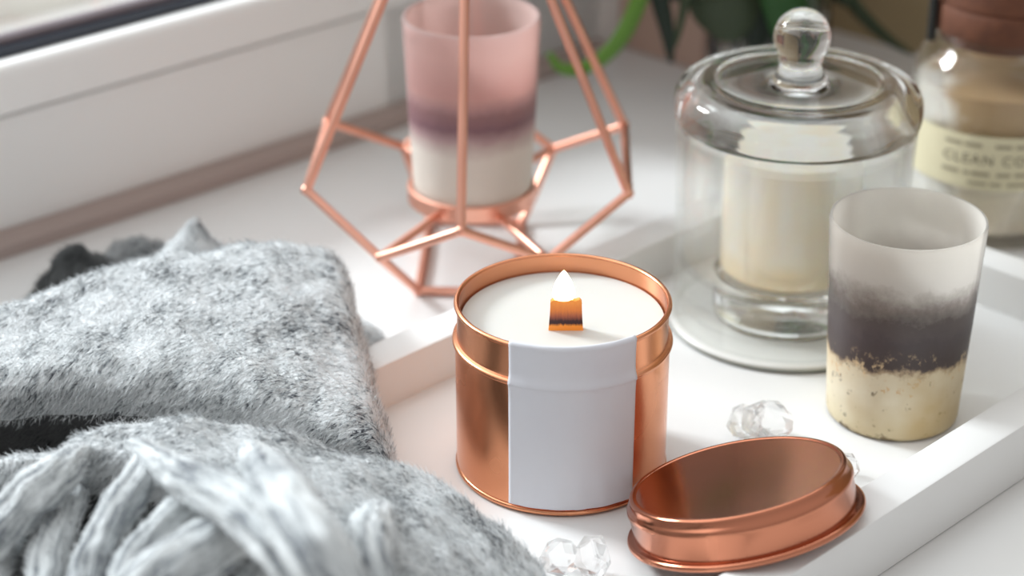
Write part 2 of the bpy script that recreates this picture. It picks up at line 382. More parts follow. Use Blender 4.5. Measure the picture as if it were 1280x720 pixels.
# paper label, a bent sheet that follows the tin's profile from rim to foot
bm = bmesh.new(); prof = [(.0371, .0648), (.0376, .0676), (.0384, .0678), (.0390, .0668), (.0388, .0645), (.0388, .0560), (.0397, .0520), (.0391, .0490), (.0389, .030), (.0389, .006), (.0390, .0035)]
prof = [(p.x, p.y) for p in crom([Vector((r, z, 0)) for r, z in prof], 4)]
NA = 40; g = []
for i, (r, z) in enumerate(prof):
    row = []
    for k in range(NA + 1):
        a = math.radians(-90 - 29.5 + 68.5 * k / NA)
        rr = r + .00018 * noise.noise(Vector((k * .22, i * .16, 3))) + .0001
        row.append(bm.verts.new((rr * math.cos(a), rr * math.sin(a), z)))
    g.append(row)
for i in range(len(prof) - 1):
    for k in range(NA): bm.faces.new((g[i][k], g[i][k + 1], g[i + 1][k + 1], g[i + 1][k]))
lab = obj('paper_label', bm, M['paper'], tin, 60); md = lab.modifiers.new('thickness', 'SOLIDIFY'); md.thickness = .00018; md.offset = 1
# wooden wick and flame
bm = bmesh.new(); NX, NZ = 14, 14; W2, HW, TK = .0056, .0122, .0011
def wick_v(i, j, s):
    x = -W2 + 2 * W2 * i / NX; z = HW * j / NZ
    k = 1 + .10 * (1 - j / NZ) ** 2 - .02 * (j / NZ)
    zz = z + (.0006 * noise.noise(Vector((i * .5, 7, 0))) if j == NZ else 0) - (.0008 if j == NZ and i in (0, NX) else 0)
    return Vector((x * k, s * TK + .00015 * noise.noise(Vector((i, j * .3, s * 5))), zz))
ft = [[bm.verts.new(wick_v(i, j, -1)) for i in range(NX + 1)] for j in range(NZ + 1)]
bk = [[bm.verts.new(wick_v(i, j, 1)) for i in range(NX + 1)] for j in range(NZ + 1)]
for j in range(NZ):
    for i in range(NX):
        bm.faces.new((ft[j][i], ft[j][i + 1], ft[j + 1][i + 1], ft[j + 1][i])); bm.faces.new((bk[j][i], bk[j + 1][i], bk[j + 1][i + 1], bk[j][i + 1]))
    bm.faces.new((ft[j][0], ft[j + 1][0], bk[j + 1][0], bk[j][0])); bm.faces.new((ft[j][NX], bk[j][NX], bk[j + 1][NX], ft[j + 1][NX]))
for i in range(NX):
    bm.faces.new((ft[0][i], bk[0][i], bk[0][i + 1], ft[0][i + 1])); bm.faces.new((ft[NZ][i], ft[NZ][i + 1], bk[NZ][i + 1], bk[NZ][i]))
WX, WY = .0009, -.0088
wick = obj('wooden_wick', bm, M['wick'], tin, 50); wick.location = (WX, WY, WZ - .0010)
fl_prof = [(0, -.0006), (.0030, .0000), (.0039, .0014), (.0040, .0030), (.0036, .0050), (.0028, .0072), (.0018, .0092), (.0009, .0107), (0, .0116)]
fl_prof = [(max(0, p.x), p.y) for p in crom([Vector((r, z, 0)) for r, z in fl_prof], 4)]; fl_prof[0] = (0, -.0006); fl_prof[-1] = (0, .0116)
bm = lathe(fl_prof, 32)
for v in bm.verts: v.co.y *= .45
fl = obj('flame', bm, M['flame'], wick, 80); fl.location = (-.0009, 0, HW - .0002)

# ------------------------------------------------------------------ tin lid, leaning on the tray's rim
LR, LH = .0388, .0172
prof = [(0, LH - .0006), (LR - .0042, LH - .0006), (LR - .0036, LH - .0005)] + arc(LR - .0026, LH - .0013, .0012, 130, 0, 6)
prof += [(LR - .0011, LH - .0028), (LR - .0006, LH - .0034)] + [(LR, LH - .0042), (LR + .0002, LH - .0054), (LR - .0003, LH - .0064), (LR - .0003, .0028)]
prof += arc(LR + .0010, .0013, .0013, 110, -90, 8) + [(LR - .0010, .0003), (LR - .0010, LH - .0060), (LR - .004, LH - .0024), (0, LH - .0024)]
th, ph = math.radians(17.6), math.radians(136.5)
axis = Vector((-math.sin(ph), math.cos(ph), 0))
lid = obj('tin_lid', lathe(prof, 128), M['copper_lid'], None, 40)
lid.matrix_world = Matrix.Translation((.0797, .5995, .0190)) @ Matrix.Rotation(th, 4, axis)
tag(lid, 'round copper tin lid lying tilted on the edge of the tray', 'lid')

# ------------------------------------------------------------------ tumblers
def tumbler_bm(ro=.0291, rb=.0250, h=TH, w=.0016, foot=.005):
    R = lambda z: rb + (ro - rb) * (z / h)
    out = [(0, .0006), (rb - .004, .0004), (rb - .0016, .0003)] + [(rb - .0004, .0012)] + [(R(z) - .00005, z) for z in np.linspace(.003, h - .0012, 22)]
    out += [(R(h) - w * .25, h - .0002), (R(h) - w * .75, h - .0002)]
    out += [(R(z) - w, z) for z in np.linspace(h - .0012, foot + .002, 18)] + [(R(foot) - w - .002, foot), (0, foot - .0005)]
    return lathe([(float(r), float(z)) for r, z in out], 128)
def inside(o, mat):
    o.data.materials.append(mat)
    for p in o.data.polygons:
        c = p.center; r = Vector((c.x, c.y, 0))
        if r.length > .002 and p.normal.dot(r.normalized()) < -.3 and c.z > .006: p.material_index = 1
def frost(name, col):
    m = NT(name); v = m.coord(); f = m.noise(v, 80, 4)
    c = m.mix(f, tuple(k * .93 for k in col), col)
    d = m.add('ShaderNodeBsdfDiffuse'); m.link(c, d.inputs['Color']); t = m.add('ShaderNodeBsdfTranslucent'); m.link(c, t.inputs['Color']); q = m.add('ShaderNodeBsdfTransparent'); m.link(c, q.inputs['Color'])
    a = m.add('ShaderNodeMixShader'); a.inputs[0].default_value = .45; m.link(d.outputs[0], a.inputs[1]); m.link(t.outputs[0], a.inputs[2])
    b = m.add('ShaderNodeMixShader'); b.inputs[0].default_value = .30; m.link(a.outputs[0], b.inputs[1]); m.link(q.outputs[0], b.inputs[2]); m.link(b.outputs[0], m.out.inputs['Surface'])
    return m.m
tb = obj('tumbler', tumbler_bm(), M['smoky'], None, 45); inside(tb, frost('frosted_inside', (.97, .94, .89))); tb.location = (.1463, .6992, TB)
tag(tb, 'frosted glass tumbler with a smoky dark band over a pale gold foot', 'tumbler', group='ombre tumblers')
HX, HY = -.0180, .8485
tp = obj('tumbler', tumbler_bm(.0299, .0262, .081, .0022), M['pink'], None, 45); inside(tp, frost('pink_inside', (.90, .74, .70))); tp.location = (HX + .0006, HY, .0347)
tag(tp, 'frosted pink glass tumbler held inside the copper wire cage', 'tumbler', group='ombre tumblers')

# ------------------------------------------------------------------ geometric wire holder
hold = thing('wire_candle_holder', 'geometric rose copper wire cage standing behind the tray', 'candle holder', (HX, HY, 0))
RW = .0020
def hp(r, deg, z): return Vector((r * math.cos(math.radians(deg)), r * math.sin(math.radians(deg)), z))
MID = {n: hp(.0785, d, .0500) for n, d in dict(A=208, F=-92, R=-31, BR=28, B=88, BL=148).items()}
LOW = {n: hp(.0705, d, .0292) for n, d in dict(P1=-122, P3=-62, Q=58, Q1=118).items()}
FOOT = {n: hp(.0430, d, RW) for n, d in dict(P1=-122, P3=-62, Q=58, Q1=118).items()}
APEX = Vector((0, 0, .2114))
rods = [(APEX, p) for p in MID.values()]
rods += [(MID['A'], MID['BL']), (MID['R'], MID['BR']), (MID['A'], LOW['P1']), (LOW['P1'], MID['F']), (MID['F'], LOW['P3']), (LOW['P3'], MID['R']), (MID['BR'], LOW['Q']), (LOW['Q'], MID['B']), (MID['B'], LOW['Q1']), (LOW['Q1'], MID['BL'])]
rods += [(LOW[k], FOOT[k]) for k in LOW]
rods += [(FOOT['P1'], FOOT['P3']), (FOOT['P3'], FOOT['Q']), (FOOT['Q'], FOOT['Q1']), (FOOT['Q1'], FOOT['P1'])]
rods += [(LOW[k], hp(.0275, d, .0315)) for k, d in dict(P1=-122, P3=-62, Q=58, Q1=118).items()]
for a, b in rods:
    bm = bmesh.new(); tube(bm, [a, a.lerp(b, .5), b], RW, 10); obj('rod', bm, M['rose'], hold, 50)
for p in list(MID.values()) + list(LOW.values()) + list(FOOT.values()) + [APEX]:
    bm = bmesh.new(); bmesh.ops.create_icosphere(bm, subdivisions=2, radius=RW * 1.25, matrix=Matrix.Translation(p)); obj('joint', bm, M['rose'], hold, 80)
obj('cup_ring', lathe([(0, .0335), (.0262, .0335), (.0262, .0372), (.0272, .0378), (.0284, .0372), (.0284, .0308), (.0272, .0300), (.0255, .0312), (0, .0318)], 64), M['rose'], hold, 40)

# ------------------------------------------------------------------ bell jar with a candle inside
cx, cy = .1141, .7773
pl = obj('bell_jar_plate', lathe([(0, .0003), (.0472, .0003)] + arc(.0475, .0018, .0015, -90, 90, 8) + [(0, .0033)], 96), M['plate'], None, 40)
pl.location = (cx, cy, TB); pl.name = 'round_plate'
tag(pl, 'flat round pale plate under the glass bell jar', 'plate')
PZ = TB + .0036
dome = thing('bell_jar', 'clear glass bell jar with a round knob covering a candle', 'bell jar', (cx, cy, PZ))
def dome_prof():
    z0 = -PZ
    o = [(.0467, .0004), (.0472, .030), (.0476, .060), (.0480, .076), (.0483, .0835), (.0481, .0858), (.0480, .0866), (.0486, .0872), (.0492, .0890), (.0495, .0930)]
    o += [(.0490, .0968), (.0474, .1000), (.0446, .1020), (.0410, .1030), (.0375, .1032), (.0350, .1036), (.0335, .1037), (.0318, .1030), (.027, .1026), (.018, .1026), (.0125, .1030), (.0105, .1042)]
    i = [(.0075, .0990), (.018, .0992), (.030, .0992), (.0360, .0992), (.0400, .0988), (.0426, .0970), (.0440, .0940), (.0448, .0905), (.0453, .0865), (.0454, .0800), (.0450, .060), (.0446, .030), (.0442, .0004)]
    k = [(.0098, .1062), (.0086, .1085), (.0082, .1105), (.0090, .1122)] + arc(0, .1212, .0113, -40, 88, 16) + [(0, .1325)]
    return o, k, i
o_, k_, i_ = dome_prof()
# one closed skin: outside with the knob, then the inside
outer = crom([Vector((r, z, 0)) for r, z in o_], 4); inner = [(0, .0990)] + [(p.x, p.y) for p in crom([Vector((r, z, 0)) for r, z in i_], 4)]
full = [(p.x, p.y) for p in outer] + k_
bm = lathe(full + [], 128)
bm2 = lathe(inner, 128); me = bpy.data.meshes.new('t'); bm2.to_mesh(me); bm2.free(); bm.from_mesh(me); bpy.data.meshes.remove(me)
bm.verts.ensure_lookup_table()
lowv = sorted([v for v in bm.verts if v.co.z < .0005], key=lambda v: (v.co.xy.length, math.atan2(v.co.y, v.co.x)))
inn, out = lowv[:128], lowv[128:]
inn.sort(key=lambda v: math.atan2(v.co.y, v.co.x)); out.sort(key=lambda v: math.atan2(v.co.y, v.co.x))
for i in range(128): bm.faces.new((inn[i], inn[(i + 1) % 128], out[(i + 1) % 128], out[i]))
obj('glass_dome', bm, M['dome'], dome, 60)
cg = thing('jar_candle', 'cream candle in a thick-bottomed glass inside the bell jar', 'candle', (cx, cy, PZ))
CR, CH, CF = .0303, .0785, .0205
obj('thick_base', lathe([(0, .0004), (CR - .003, .0004), (CR - .0008, .0012), (CR, .0035), (CR, CF - .0006), (CR - .0006, CF), (0, CF)], 96), M['glass'], cg, 40)
obj('glass_wall', lathe([(CR, CF + .0002), (CR, CH - .001), (CR - .0007, CH), (CR - .0014, CH - .001), (CR - .0016, CF + .0002)], 96, True), M['cup'], cg, 40)
obj('wax', lathe([(0, CF + .0003), (CR - .0046, CF + .0003), (CR - .0024, CF + .0024), (CR - .0021, .0745), (0, .0738)], 96), M['clochewax'], cg, 40)

# ------------------------------------------------------------------ cork-stopped jar
jx, jy, JR = .2217, .892, .0385
jar = thing('apothecary_jar', 'corked glass jar of wax with a cream printed label standing behind the tray', 'jar', (jx, jy, .0006))
o = [(0, .0004), (JR - .004, .0004), (JR - .0012, .0014), (JR, .005), (JR, .073), (JR - .0010, .0790), (JR - .0036, .0840), (.0322, .0870), (.0300, .0895), (.0298, .0925), (.0308, .0935), (.0308, .0948)]
i = [(.0285, .0948), (.0280, .089), (.030, .0855), (.0335, .0820), (JR - .0032, .078), (JR - .0026, .072), (JR - .0026, .009), (JR - .005, .006), (0, .0055)]
obj('glass_body', lathe(o + i, 96), M['jarglass'], jar, 50)
obj('wax', lathe([(0, .006), (JR - .0055, .0065), (JR - .0030, .0095), (JR - .0030, .0715), (0, .071)], 96), M['jarwax'], jar, 50)
ck_prof = [(r, z - .005) for r, z in ((0, .0950), (.0272, .0950), (.0280, .0999), (.0308, .1000), (.0312, .1008), (.0313, .1120), (.0308, .1128), (.0300, .1131), (.0300, .1140), (.0306, .1145), (.0307, .1260), (.0302, .1268), (0, .1268))]
obj('cork_stopper', lathe(ck_prof, 96), M['cork'], jar, 40)
bm = bmesh.new(); tube(bm, [Vector(p) for p in ((-.0335, -.004, .090), (-.0335, -.004, .105), (-.0332, -.004, .125), (-.031, -.004, .132))], .0021, 10); obj('closure_strap', bm, M['black'], jar, 50)
def bend(co, r, a0): return Vector((r * math.cos(a0 + co[0] / JR), r * math.sin(a0 + co[0] / JR), co[1]))
FA = math.radians(-90 - 14)                     # the label faces the camera
bm = bmesh.new(); g = []
for z in np.linspace(.0305, .0560, 6): g.append([bm.verts.new(bend((s, float(z)), JR + .0003, FA)) for s in np.linspace(-.0415, .0415, 41)])
for a_, b_ in zip(g, g[1:]):
    for k in range(40): bm.faces.new((a_[k], a_[k + 1], b_[k + 1], b_[k]))
lb = obj('jar_label', bm, M['label_cream'], jar, 60)
def lettering(txt, size, sx, x0, z0, mat, name='lettering'):
    cu = bpy.data.curves.new(name, 'FONT'); cu.body = txt; cu.size = size; cu.align_x = 'LEFT'; cu.space_character = sx
    ob = bpy.data.objects.new(name, cu); COL.objects.link(ob)
    dg = bpy.context.evaluated_depsgraph_get(); me = bpy.data.meshes.new_from_object(ob.evaluated_get(dg))
    bpy.data.objects.remove(ob); bm = bmesh.new(); bm.from_mesh(me); bpy.data.meshes.remove(me); bpy.data.curves.remove(cu)
    bmesh.ops.subdivide_edges(bm, edges=[e for e in bm.edges if e.calc_length() > .0015], cuts=2)
    for v in bm.verts: v.co = bend((v.co.x + x0, v.co.y + z0), JR + .0007, FA)
    return obj(name, bm, mat, lb, 0)
lettering('CLEAN COTTON', .0064, 1.25, -.0215, .0428, M['ink'])
def rule(segs, z, h, mat):      # faint lines of print too small to read
    bm = bmesh.new()
    for s0, s1 in segs:
        n = max(2, int((s1 - s0) / .001)); rows = [[bm.verts.new(bend((s, zz), JR + .0006, FA)) for s in np.linspace(s0, s1, n)] for zz in (z, z + h)]
        for k in range(n - 1): bm.faces.new((rows[0][k], rows[0][k + 1], rows[1][k + 1], rows[1][k]))
    obj('fine_print', bm, mat, lb, 0)
rule([(-.021, -.013), (-.0115, -.004), (.002, .009), (.011, .018)], .0508, .0017, M['inkpale'])
rule([(-.0215, -.0135), (-.011, -.0085), (-.0075, .0005), (.0035, .0095), (.0115, .019)], .0373, .0017, M['inkpale'])
rule([(-.009, -.0005), (.001, .006), (.0085, .017)], .0328, .0015, M['inkpale'])

# ------------------------------------------------------------------ crystals
def gem(name, seed, s, loc, label, n=22, rot=(0, 0, 0)):
    rnd = random.Random(seed); bm = bmesh.new()
    for i in range(n):
        zz = 1 - 2 * (i + .5) / n; a = i * 2.39996 + rnd.uniform(-.25, .25); r = math.sqrt(1 - zz * zz)
        bm.verts.new((r * math.cos(a) * s[0], r * math.sin(a) * s[1], zz * s[2]))
    bmesh.ops.convex_hull(bm, input=bm.verts[:])
    R = Matrix.Rotation(rot[2], 4, 'Z') @ Matrix.Rotation(rot[1], 4, 'Y') @ Matrix.Rotation(rot[0], 4, 'X')
    bmesh.ops.transform(bm, matrix=R, verts=bm.verts[:])
    lo = min(v.co.z for v in bm.verts)
    for v in bm.verts: v.co.z -= lo
    o = obj(name, bm, M['crystal'], None, 0); o.location = (loc[0], loc[1], TB + .0002)
    return tag(o, label, 'crystal', 'clear cut crystals scattered on the tray')
gem('crystal', 3, (.0118, .0085, .0082), at_z(959, 530, .013), 'clear faceted crystal lying between the copper candle and the smoky tumbler', 24, (.2, .3, .4))
gem('crystal', 5, (.0082, .0070, .0068), at_z(931, 529, .012), 'smaller clear crystal bead touching the bigger one behind the lid', 18, (.4, .1, 1))
gem('crystal', 8, (.0062, .0078, .0085), at_z(741, 700, .013), 'clear crystal on the tray just in front of the copper tin', 20, (.5, .2, .3))
gem('crystal', 11, (.0075, .0070, .0070), at_z(700, 700, .012), 'clear crystal half touching the grey scarf at the front of the tray', 20, (.1, .6, .9))
gem('crystal', 13, (.0060, .0055, .0055), at_z(1057, 583, .011), 'clear crystal mostly hidden behind the raised edge of the copper lid', 18, (.3, .2, .1))

# ------------------------------------------------------------------ knitted scarf
def support(x, y):
    u, v = (x + y) * S2, (y - x) * S2; d = .003
    if U0 - d < u < U1 + d and V0 - d < v < V1 + d:
        return .0257 if not (U0 + TW + d < u < U1 - TW - d and V0 + TW + d < v < V1 - TW - d) else TB + .0006
    return .0006
def bspl(c, t):
    n = len(c); t = min(max(t, 0), 1) * (n - 1); i = min(int(t), n - 2); f = t - i
    P = lambda k: c[k] if 0 <= k < n else (c[0] * 2 - c[1] if k < 0 else c[-1] * 2 - c[-2])
    a, b, cc, d = P(i - 1), P(i), P(i + 1), P(i + 2)
    cr = .5 * ((2 * b) + (cc - a) * f + (2 * a - 5 * b + 4 * cc - d) * f * f + (-a + 3 * b - 3 * cc + d) * f ** 3)
    bs = ((1 - f) ** 3 * a + (3 * f ** 3 - 6 * f * f + 4) * b + (-3 * f ** 3 + 3 * f * f + 3 * f + 1) * cc + f ** 3 * d) / 6
    return cr * .6 + bs * .4
def patch(name, grid, nu, nv, mat, parent, amp=.0012, seed=0, hair=None, hmat=None, dark_from=None):
    """grid of control points: rows back to front, columns along; a soft skin with its own UVs in metres x 10"""
    bm = bmesh.new(); uvl = bm.loops.layers.uv.verify(); R = []
    for i in range(nu + 1):
        rows = [bspl([row[k] for row in grid], i / nu) for k in range(len(grid[0]))]
        R.append([bspl(rows, j / nv) for j in range(nv + 1)])
    V = []
    for i in range(nu + 1):
        rr = []
        for j in range(nv + 1):
            p = R[i][j]; n = (R[min(i + 1, nu)][j] - R[max(i - 1, 0)][j]).cross(R[i][min(j + 1, nv)] - R[i][max(j - 1, 0)])
            n = n.normalized() if n.length > 1e-12 else Vector((0, 0, 1))
            if n.z < 0: n = -n
            q = p + n * (amp * (noise.noise(p * 70 + Vector((seed, 0, 0))) * 1.3 + .7 * noise.noise(p * 190)))
            q.z = max(q.z, support(q.x, q.y)); rr.append(bm.verts.new(q))
        V.append(rr)
    D = [[0.0] * (nv + 1) for _ in range(nu + 1)]; E = [[0.0] * (nv + 1) for _ in range(nu + 1)]
    for i in range(nu + 1):
        for j in range(1, nv + 1): D[i][j] = D[i][j - 1] + (R[i][j] - R[i][j - 1]).length
    for j in range(nv + 1):
        for i in range(1, nu + 1): E[i][j] = E[i - 1][j] + (R[i][j] - R[i - 1][j]).length
    for i in range(nu):
        for j in range(nv):
            f = bm.faces.new((V[i][j], V[i][j + 1], V[i + 1][j + 1], V[i + 1][j]))
            for lp, (a, b) in zip(f.loops, ((i, j), (i, j + 1), (i + 1, j + 1), (i + 1, j))):
                lp[uvl].uv = (D[a][b] * 10, E[a][b] * 10)
    # close the underside
    rim = [V[0][j] for j in range(nv + 1)] + [V[i][nv] for i in range(1, nu + 1)] + [V[nu][j] for j in range(nv - 1, -1, -1)] + [V[i][0] for i in range(nu - 1, 0, -1)]
    me = bpy.data.meshes.new(name); bmesh.ops.recalc_face_normals(bm, faces=bm.faces[:]); bm.normal_update()
    if sum(f.normal.z * f.calc_area() for f in bm.faces) < 0: bmesh.ops.reverse_faces(bm, faces=bm.faces[:])
    bm.to_mesh(me); bm.free()
    for p in me.polygons: p.use_smooth = True
    me.materials.append(mat); o = bpy.data.objects.new(name, me); COL.objects.link(o); o.parent = parent
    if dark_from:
        me.materials.append(M['wool_dark'])  # front rows coloured dark for the shade in creases and fringe gaps
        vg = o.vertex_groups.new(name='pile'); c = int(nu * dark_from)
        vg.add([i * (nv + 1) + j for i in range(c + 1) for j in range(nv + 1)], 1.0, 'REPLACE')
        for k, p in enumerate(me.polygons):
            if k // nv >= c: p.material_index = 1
    if hair: fuzz(o, hair, hmat)
    if hair and dark_from: o.particle_systems[0].vertex_group_density = 'pile'
    return o
def fuzz(o, hair, hmat, k=1.0):
    if True:
        o.data.materials.append(hmat)
        ps = o.modifiers.new('fuzz', 'PARTICLE_SYSTEM').particle_system.settings
        ps.type = 'HAIR'; ps.count = hair; ps.hair_length = .0045; ps.hair_step = 3; ps.render_step = 3; ps.display_step = 2
        ps.emit_from = 'FACE'; ps.use_emit_random = True; ps.distribution = 'RAND'
        ps.normal_factor = .00022 * k; ps.factor_random = .0005 * k; ps.tangent_factor = .0007 * k; ps.tangent_phase = .3
        ps.brownian_factor = .0; ps.use_modifier_stack = False
        ps.material = len(o.data.materials); ps.root_radius = .13; ps.tip_radius = .05; ps.radius_scale = .0013; ps.length_random = .6
    return o

scarf = thing('knitted_scarf', 'fluffy marled grey knitted scarf folded over the end of the tray', 'scarf')
# upper fold: (back xy, front xy, height at the back, height at the front)
cols = [((-.30, .66), (-.30, .63), .036, .034), ((-.245, .688), (-.235, .650), .040, .038), ((-.196, .713), (-.182, .656), .0465, .043), ((-.157, .737), (-.146, .656), .053, .047),
        ((-.125, .748), (-.114, .650), .0555, .048), ((-.098, .754), (-.081, .640), .0560, .044), ((-.080, .757), (-.056, .630), .0530, .038), ((-.0715, .757), (-.0445, .627), .0495, .034)]
def fold_grid(cols, drop=((.0035, .72), (.0055, .40), (.005, .02)), prof=None, under=0.0):
    prof = prof or [(-.05, .04), (-.055, .55), (-.02, .90), (.10, 1.0), (.38, None), (.65, None), (.86, None), (.97, None), (1.02, None), (1.0, None)]
    allc = [(Vector(b), Vector(f), h, g, 1.0) for b, f, h, g in cols]
    b, f, h, g, _ = allc[-1]
    for dx, k in drop: allc.append((b + Vector((dx, dx * .6)), f + Vector((dx, dx * .2)), h, g, k))
    G = []
    for idx, (t, kh) in enumerate(prof):
        row = []
        for b, f, h, g, k in allc:
            q = b.lerp(f, t)
            if kh is not None: z = h * kh
            else:
                s = (t - .10) / .76; s = min(max(s, 0), 1); z = h + (g - h) * (s * s * (3 - 2 * s))
                if idx == len(prof) - 3: z = g * .80
                if idx == len(prof) - 2: z = g * .45
                if idx == len(prof) - 1: z = g * .1
                if under and idx >= len(prof) - 2: q = f + (b - f).normalized() * (under if idx == len(prof) - 1 else under * .6)
            row.append(Vector((q.x, q.y, z * k)))
        G.append(row)
    return G
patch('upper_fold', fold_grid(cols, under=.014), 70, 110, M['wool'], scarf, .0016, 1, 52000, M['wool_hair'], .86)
# lower fold, nearer the camera, with the fringe along its edge
bk = [(-160, 640, .048), (-60, 602, .050), (30, 568, .054), (110, 538, .060), (200, 517, .064), (300, 522, .062), (400, 542, .056), (500, 570, .049), (580, 614, .041), (632, 656, .034), (662, 690, .028)]
fr_ = [(-160, 640, .05), (-60, 604, .052), (30, 580, .055), (110, 572, .060), (200, 574, .064), (290, 612, .064), (390, 700, .062), (470, 800, .056), (560, 850, .05), (640, 880, .036), (690, 900, .03)]
cols2 = []
for a, b in zip(bk, fr_):
    p, q = at_z(*a), at_z(*b); cols2.append(((p.x, p.y), (q.x, q.y), a[2], b[2]))
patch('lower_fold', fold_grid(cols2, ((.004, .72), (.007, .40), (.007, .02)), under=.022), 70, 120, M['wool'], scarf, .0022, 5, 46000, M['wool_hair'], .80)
# the layer below the fringe, wool darkened for the shade between tassels
uc = [(at_z(-200, 556, .03), at_z(-200, 860, .03)), (at_z(-60, 556, .034), at_z(-60, 870, .03)), (at_z(80, 556, .036), at_z(80, 880, .03)), (at_z(220, 556, .03), at_z(220, 890, .03)), (at_z(350, 575, .03), at_z(350, 900, .03)), (at_z(470, 620, .03), at_z(470, 900, .03))]
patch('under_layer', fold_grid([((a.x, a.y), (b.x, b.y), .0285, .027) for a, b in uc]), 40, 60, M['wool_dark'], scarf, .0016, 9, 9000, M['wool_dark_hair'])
tas = [([(104, 566, .060), (58, 604, .066), (8, 650, .060), (-40, 710, .052)], .0066),
       ([(100, 612, .046), (74, 655, .052), (58, 705, .050), (50, 760, .046)], .0058),
       ([(196, 562, .062), (166, 612, .071), (130, 668, .066), (106, 740, .058)], .0054),
       ([(272, 606, .064), (222, 645, .070), (172, 698, .064), (150, 756, .058)], .0052),
       ([(330, 650, .066), (262, 686, .076), (200, 724, .076), (150, 770, .07)], .0080),
       ([(168, 560, .064), (240, 602, .084), (302, 636, .092), (352, 688, .092), (392, 745, .082)], .0064),
       ([(314, 566, .066), (350, 618, .096), (388, 680, .102), (432, 745, .092)], .0078),
       ([(352, 690, .060), (328, 728, .062), (310, 770, .058)], .0064),
       ([(28, 636, .044), (-4, 690, .047), (-18, 740, .046)], .0056),
       ([(474, 640, .052), (458, 688, .066), (472, 750, .062)], .0070)]
for pts, r in tas:
    path = crom([at_z(*p) for p in pts], 12)
    bm = bmesh.new(); tube(bm, path, lambda t, r=r: r * (.45 + .65 * math.sin(PI * min(.6, t * 1.1 + .05))), 36, 7, .05, 30)
    for v in bm.verts: v.co += Vector((noise.noise(v.co * 160), noise.noise(v.co * 160 + Vector((9, 0, 0))), noise.noise(v.co * 160 + Vector((0, 9, 0))))) * .0012
    fuzz(obj('tassel', bm, M['yarn'], scarf, 80), 1800, M['yarn_hair'], .7)
# bits of the scarf showing behind the upper fold
def lump(name, pts, mat, hair, hmat, seed, amp=.002):
    return patch(name, pts, 24, 30, mat, scarf, amp, seed, hair, hmat)
def mound(c, ax, ay, h, rot=0, peak=.5, sharp=1.0):
    G = []
    for i in range(7):
        row = []
        for j in range(7):
            a, b = (i - 3) / 3, (j - 3) / 3; d = max(abs(a), abs(b)); e = math.hypot(a, b) / max(d, 1e-6) if d else 1
            x, y = ax * b / (1 + .25 * (e - 1) * 2), ay * -a / (1 + .25 * (e - 1) * 2)
            row.append(Vector((c[0] + x * math.cos(rot) - y * math.sin(rot), c[1] + x * math.sin(rot) + y * math.cos(rot), h * max(0, 1 - d ** sharp))))
        G.append(row)
    return G
q = at_z(236, 318, .03); lump('folded_corner', mound((q.x, q.y + .012), .034, .026, .046, .5, sharp=.9), M['wool'], 3500, M['wool_hair'], 3)
q = at_z(92, 352, .018); lump('rear_fold', mound((q.x, q.y + .010), .024, .018, .031, .5, sharp=1.5), M['wool_dark'], 3000, M['wool_dark_hair'], 4, .004)  # shadow on this fold put into its dark wool
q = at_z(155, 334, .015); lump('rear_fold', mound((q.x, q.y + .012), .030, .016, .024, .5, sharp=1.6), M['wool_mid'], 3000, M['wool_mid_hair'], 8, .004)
q = at_z(440, 412, .006); lump('scarf_tip', mound((q.x - .006, q.y), .020, .012, .013, .7, sharp=1.2), M['wool'], 1500, M['wool_hair'], 6, .001)

# ------------------------------------------------------------------ plant in a glass vase
vx, vy = .137, 1.058
vase = obj('glass_vase', lathe([(0, .0004), (.026, .0004), (.030, .0018), (.0325, .008), (.0335, .06), (.033, .150), (.0322, .151), (.0314, .150), (.0317, .06), (.0305, .012), (.028, .010), (0, .010)], 64), M['glass'], None, 50)
vase.location = (vx, vy, .0004); tag(vase, 'clear glass vase of plant stems behind the bell jar', 'vase')
plant = thing('leafy_plant', 'green plant with long arching leaves growing from the glass vase', 'plant', (0, 0, 0))
def leaf(pts, w, mat, name='leaf', fold=.25):
    path = crom(pts, 8); n = len(path); bm = bmesh.new(); rows = []
    for i, p in enumerate(path):
        d = (path[min(i + 1, n - 1)] - path[max(i - 1, 0)]).normalized()
        side = d.cross(Vector((0, 1, .45))).normalized(); nn = side.cross(d)
        ww = w(i / (n - 1)) if callable(w) else w
        rows.append([bm.verts.new(p + side * (ww * s) + nn * (fold * ww * abs(s))) for s in (-1, -.5, 0, .5, 1)])
    for a, b in zip(rows, rows[1:]):
        for k in range(4): bm.faces.new((a[k], a[k + 1], b[k + 1], b[k]))
    o = obj(name, bm, mat, plant, 80); md = o.modifiers.new('thickness', 'SOLIDIFY'); md.thickness = .0006; return o
crown = Vector((vx, vy, .165))
Y = .985
leaf([crown, crown + Vector((-.03, -.03, .02)), at_y(812, -55, Y), at_y(800, 0, Y), at_y(779, 46, Y), at_y(752, 76, Y), at_y(722, 90, Y), at_y(700, 86, Y), at_y(686, 66, Y)], lambda t: .0042 if t < .8 else .0042 * (1 - (t - .8) * 3.5), M['leaf_light'], fold=.5)
Y = 1.0
leaf([crown, crown + Vector((-.03, -.02, .02)), at_y(815, -50, Y), at_y(825, 0, Y), at_y(834, 40, Y), at_y(839, 78, Y)], lambda t: .0040 * (1 - t ** 4) + .0012, M['leaf_dark'])
leaf([crown, crown + Vector((-.02, -.03, .02)), at_y(858, -40, Y), at_y(856, 0, Y), at_y(849, 35, Y), at_y(843, 60, Y)], lambda t: .0022 * (1 - t ** 4) + .0006, M['leaf_grey'])
Y = 1.01
leaf([crown, crown + Vector((-.01, -.03, .012)), at_y(905, -40, Y), at_y(905, 0, Y), at_y(912, 30, Y), at_y(915, 52, Y)], lambda t: .019 * (1 - max(0, t - .55) ** 2 * 3.6), M['leaf_grey'])
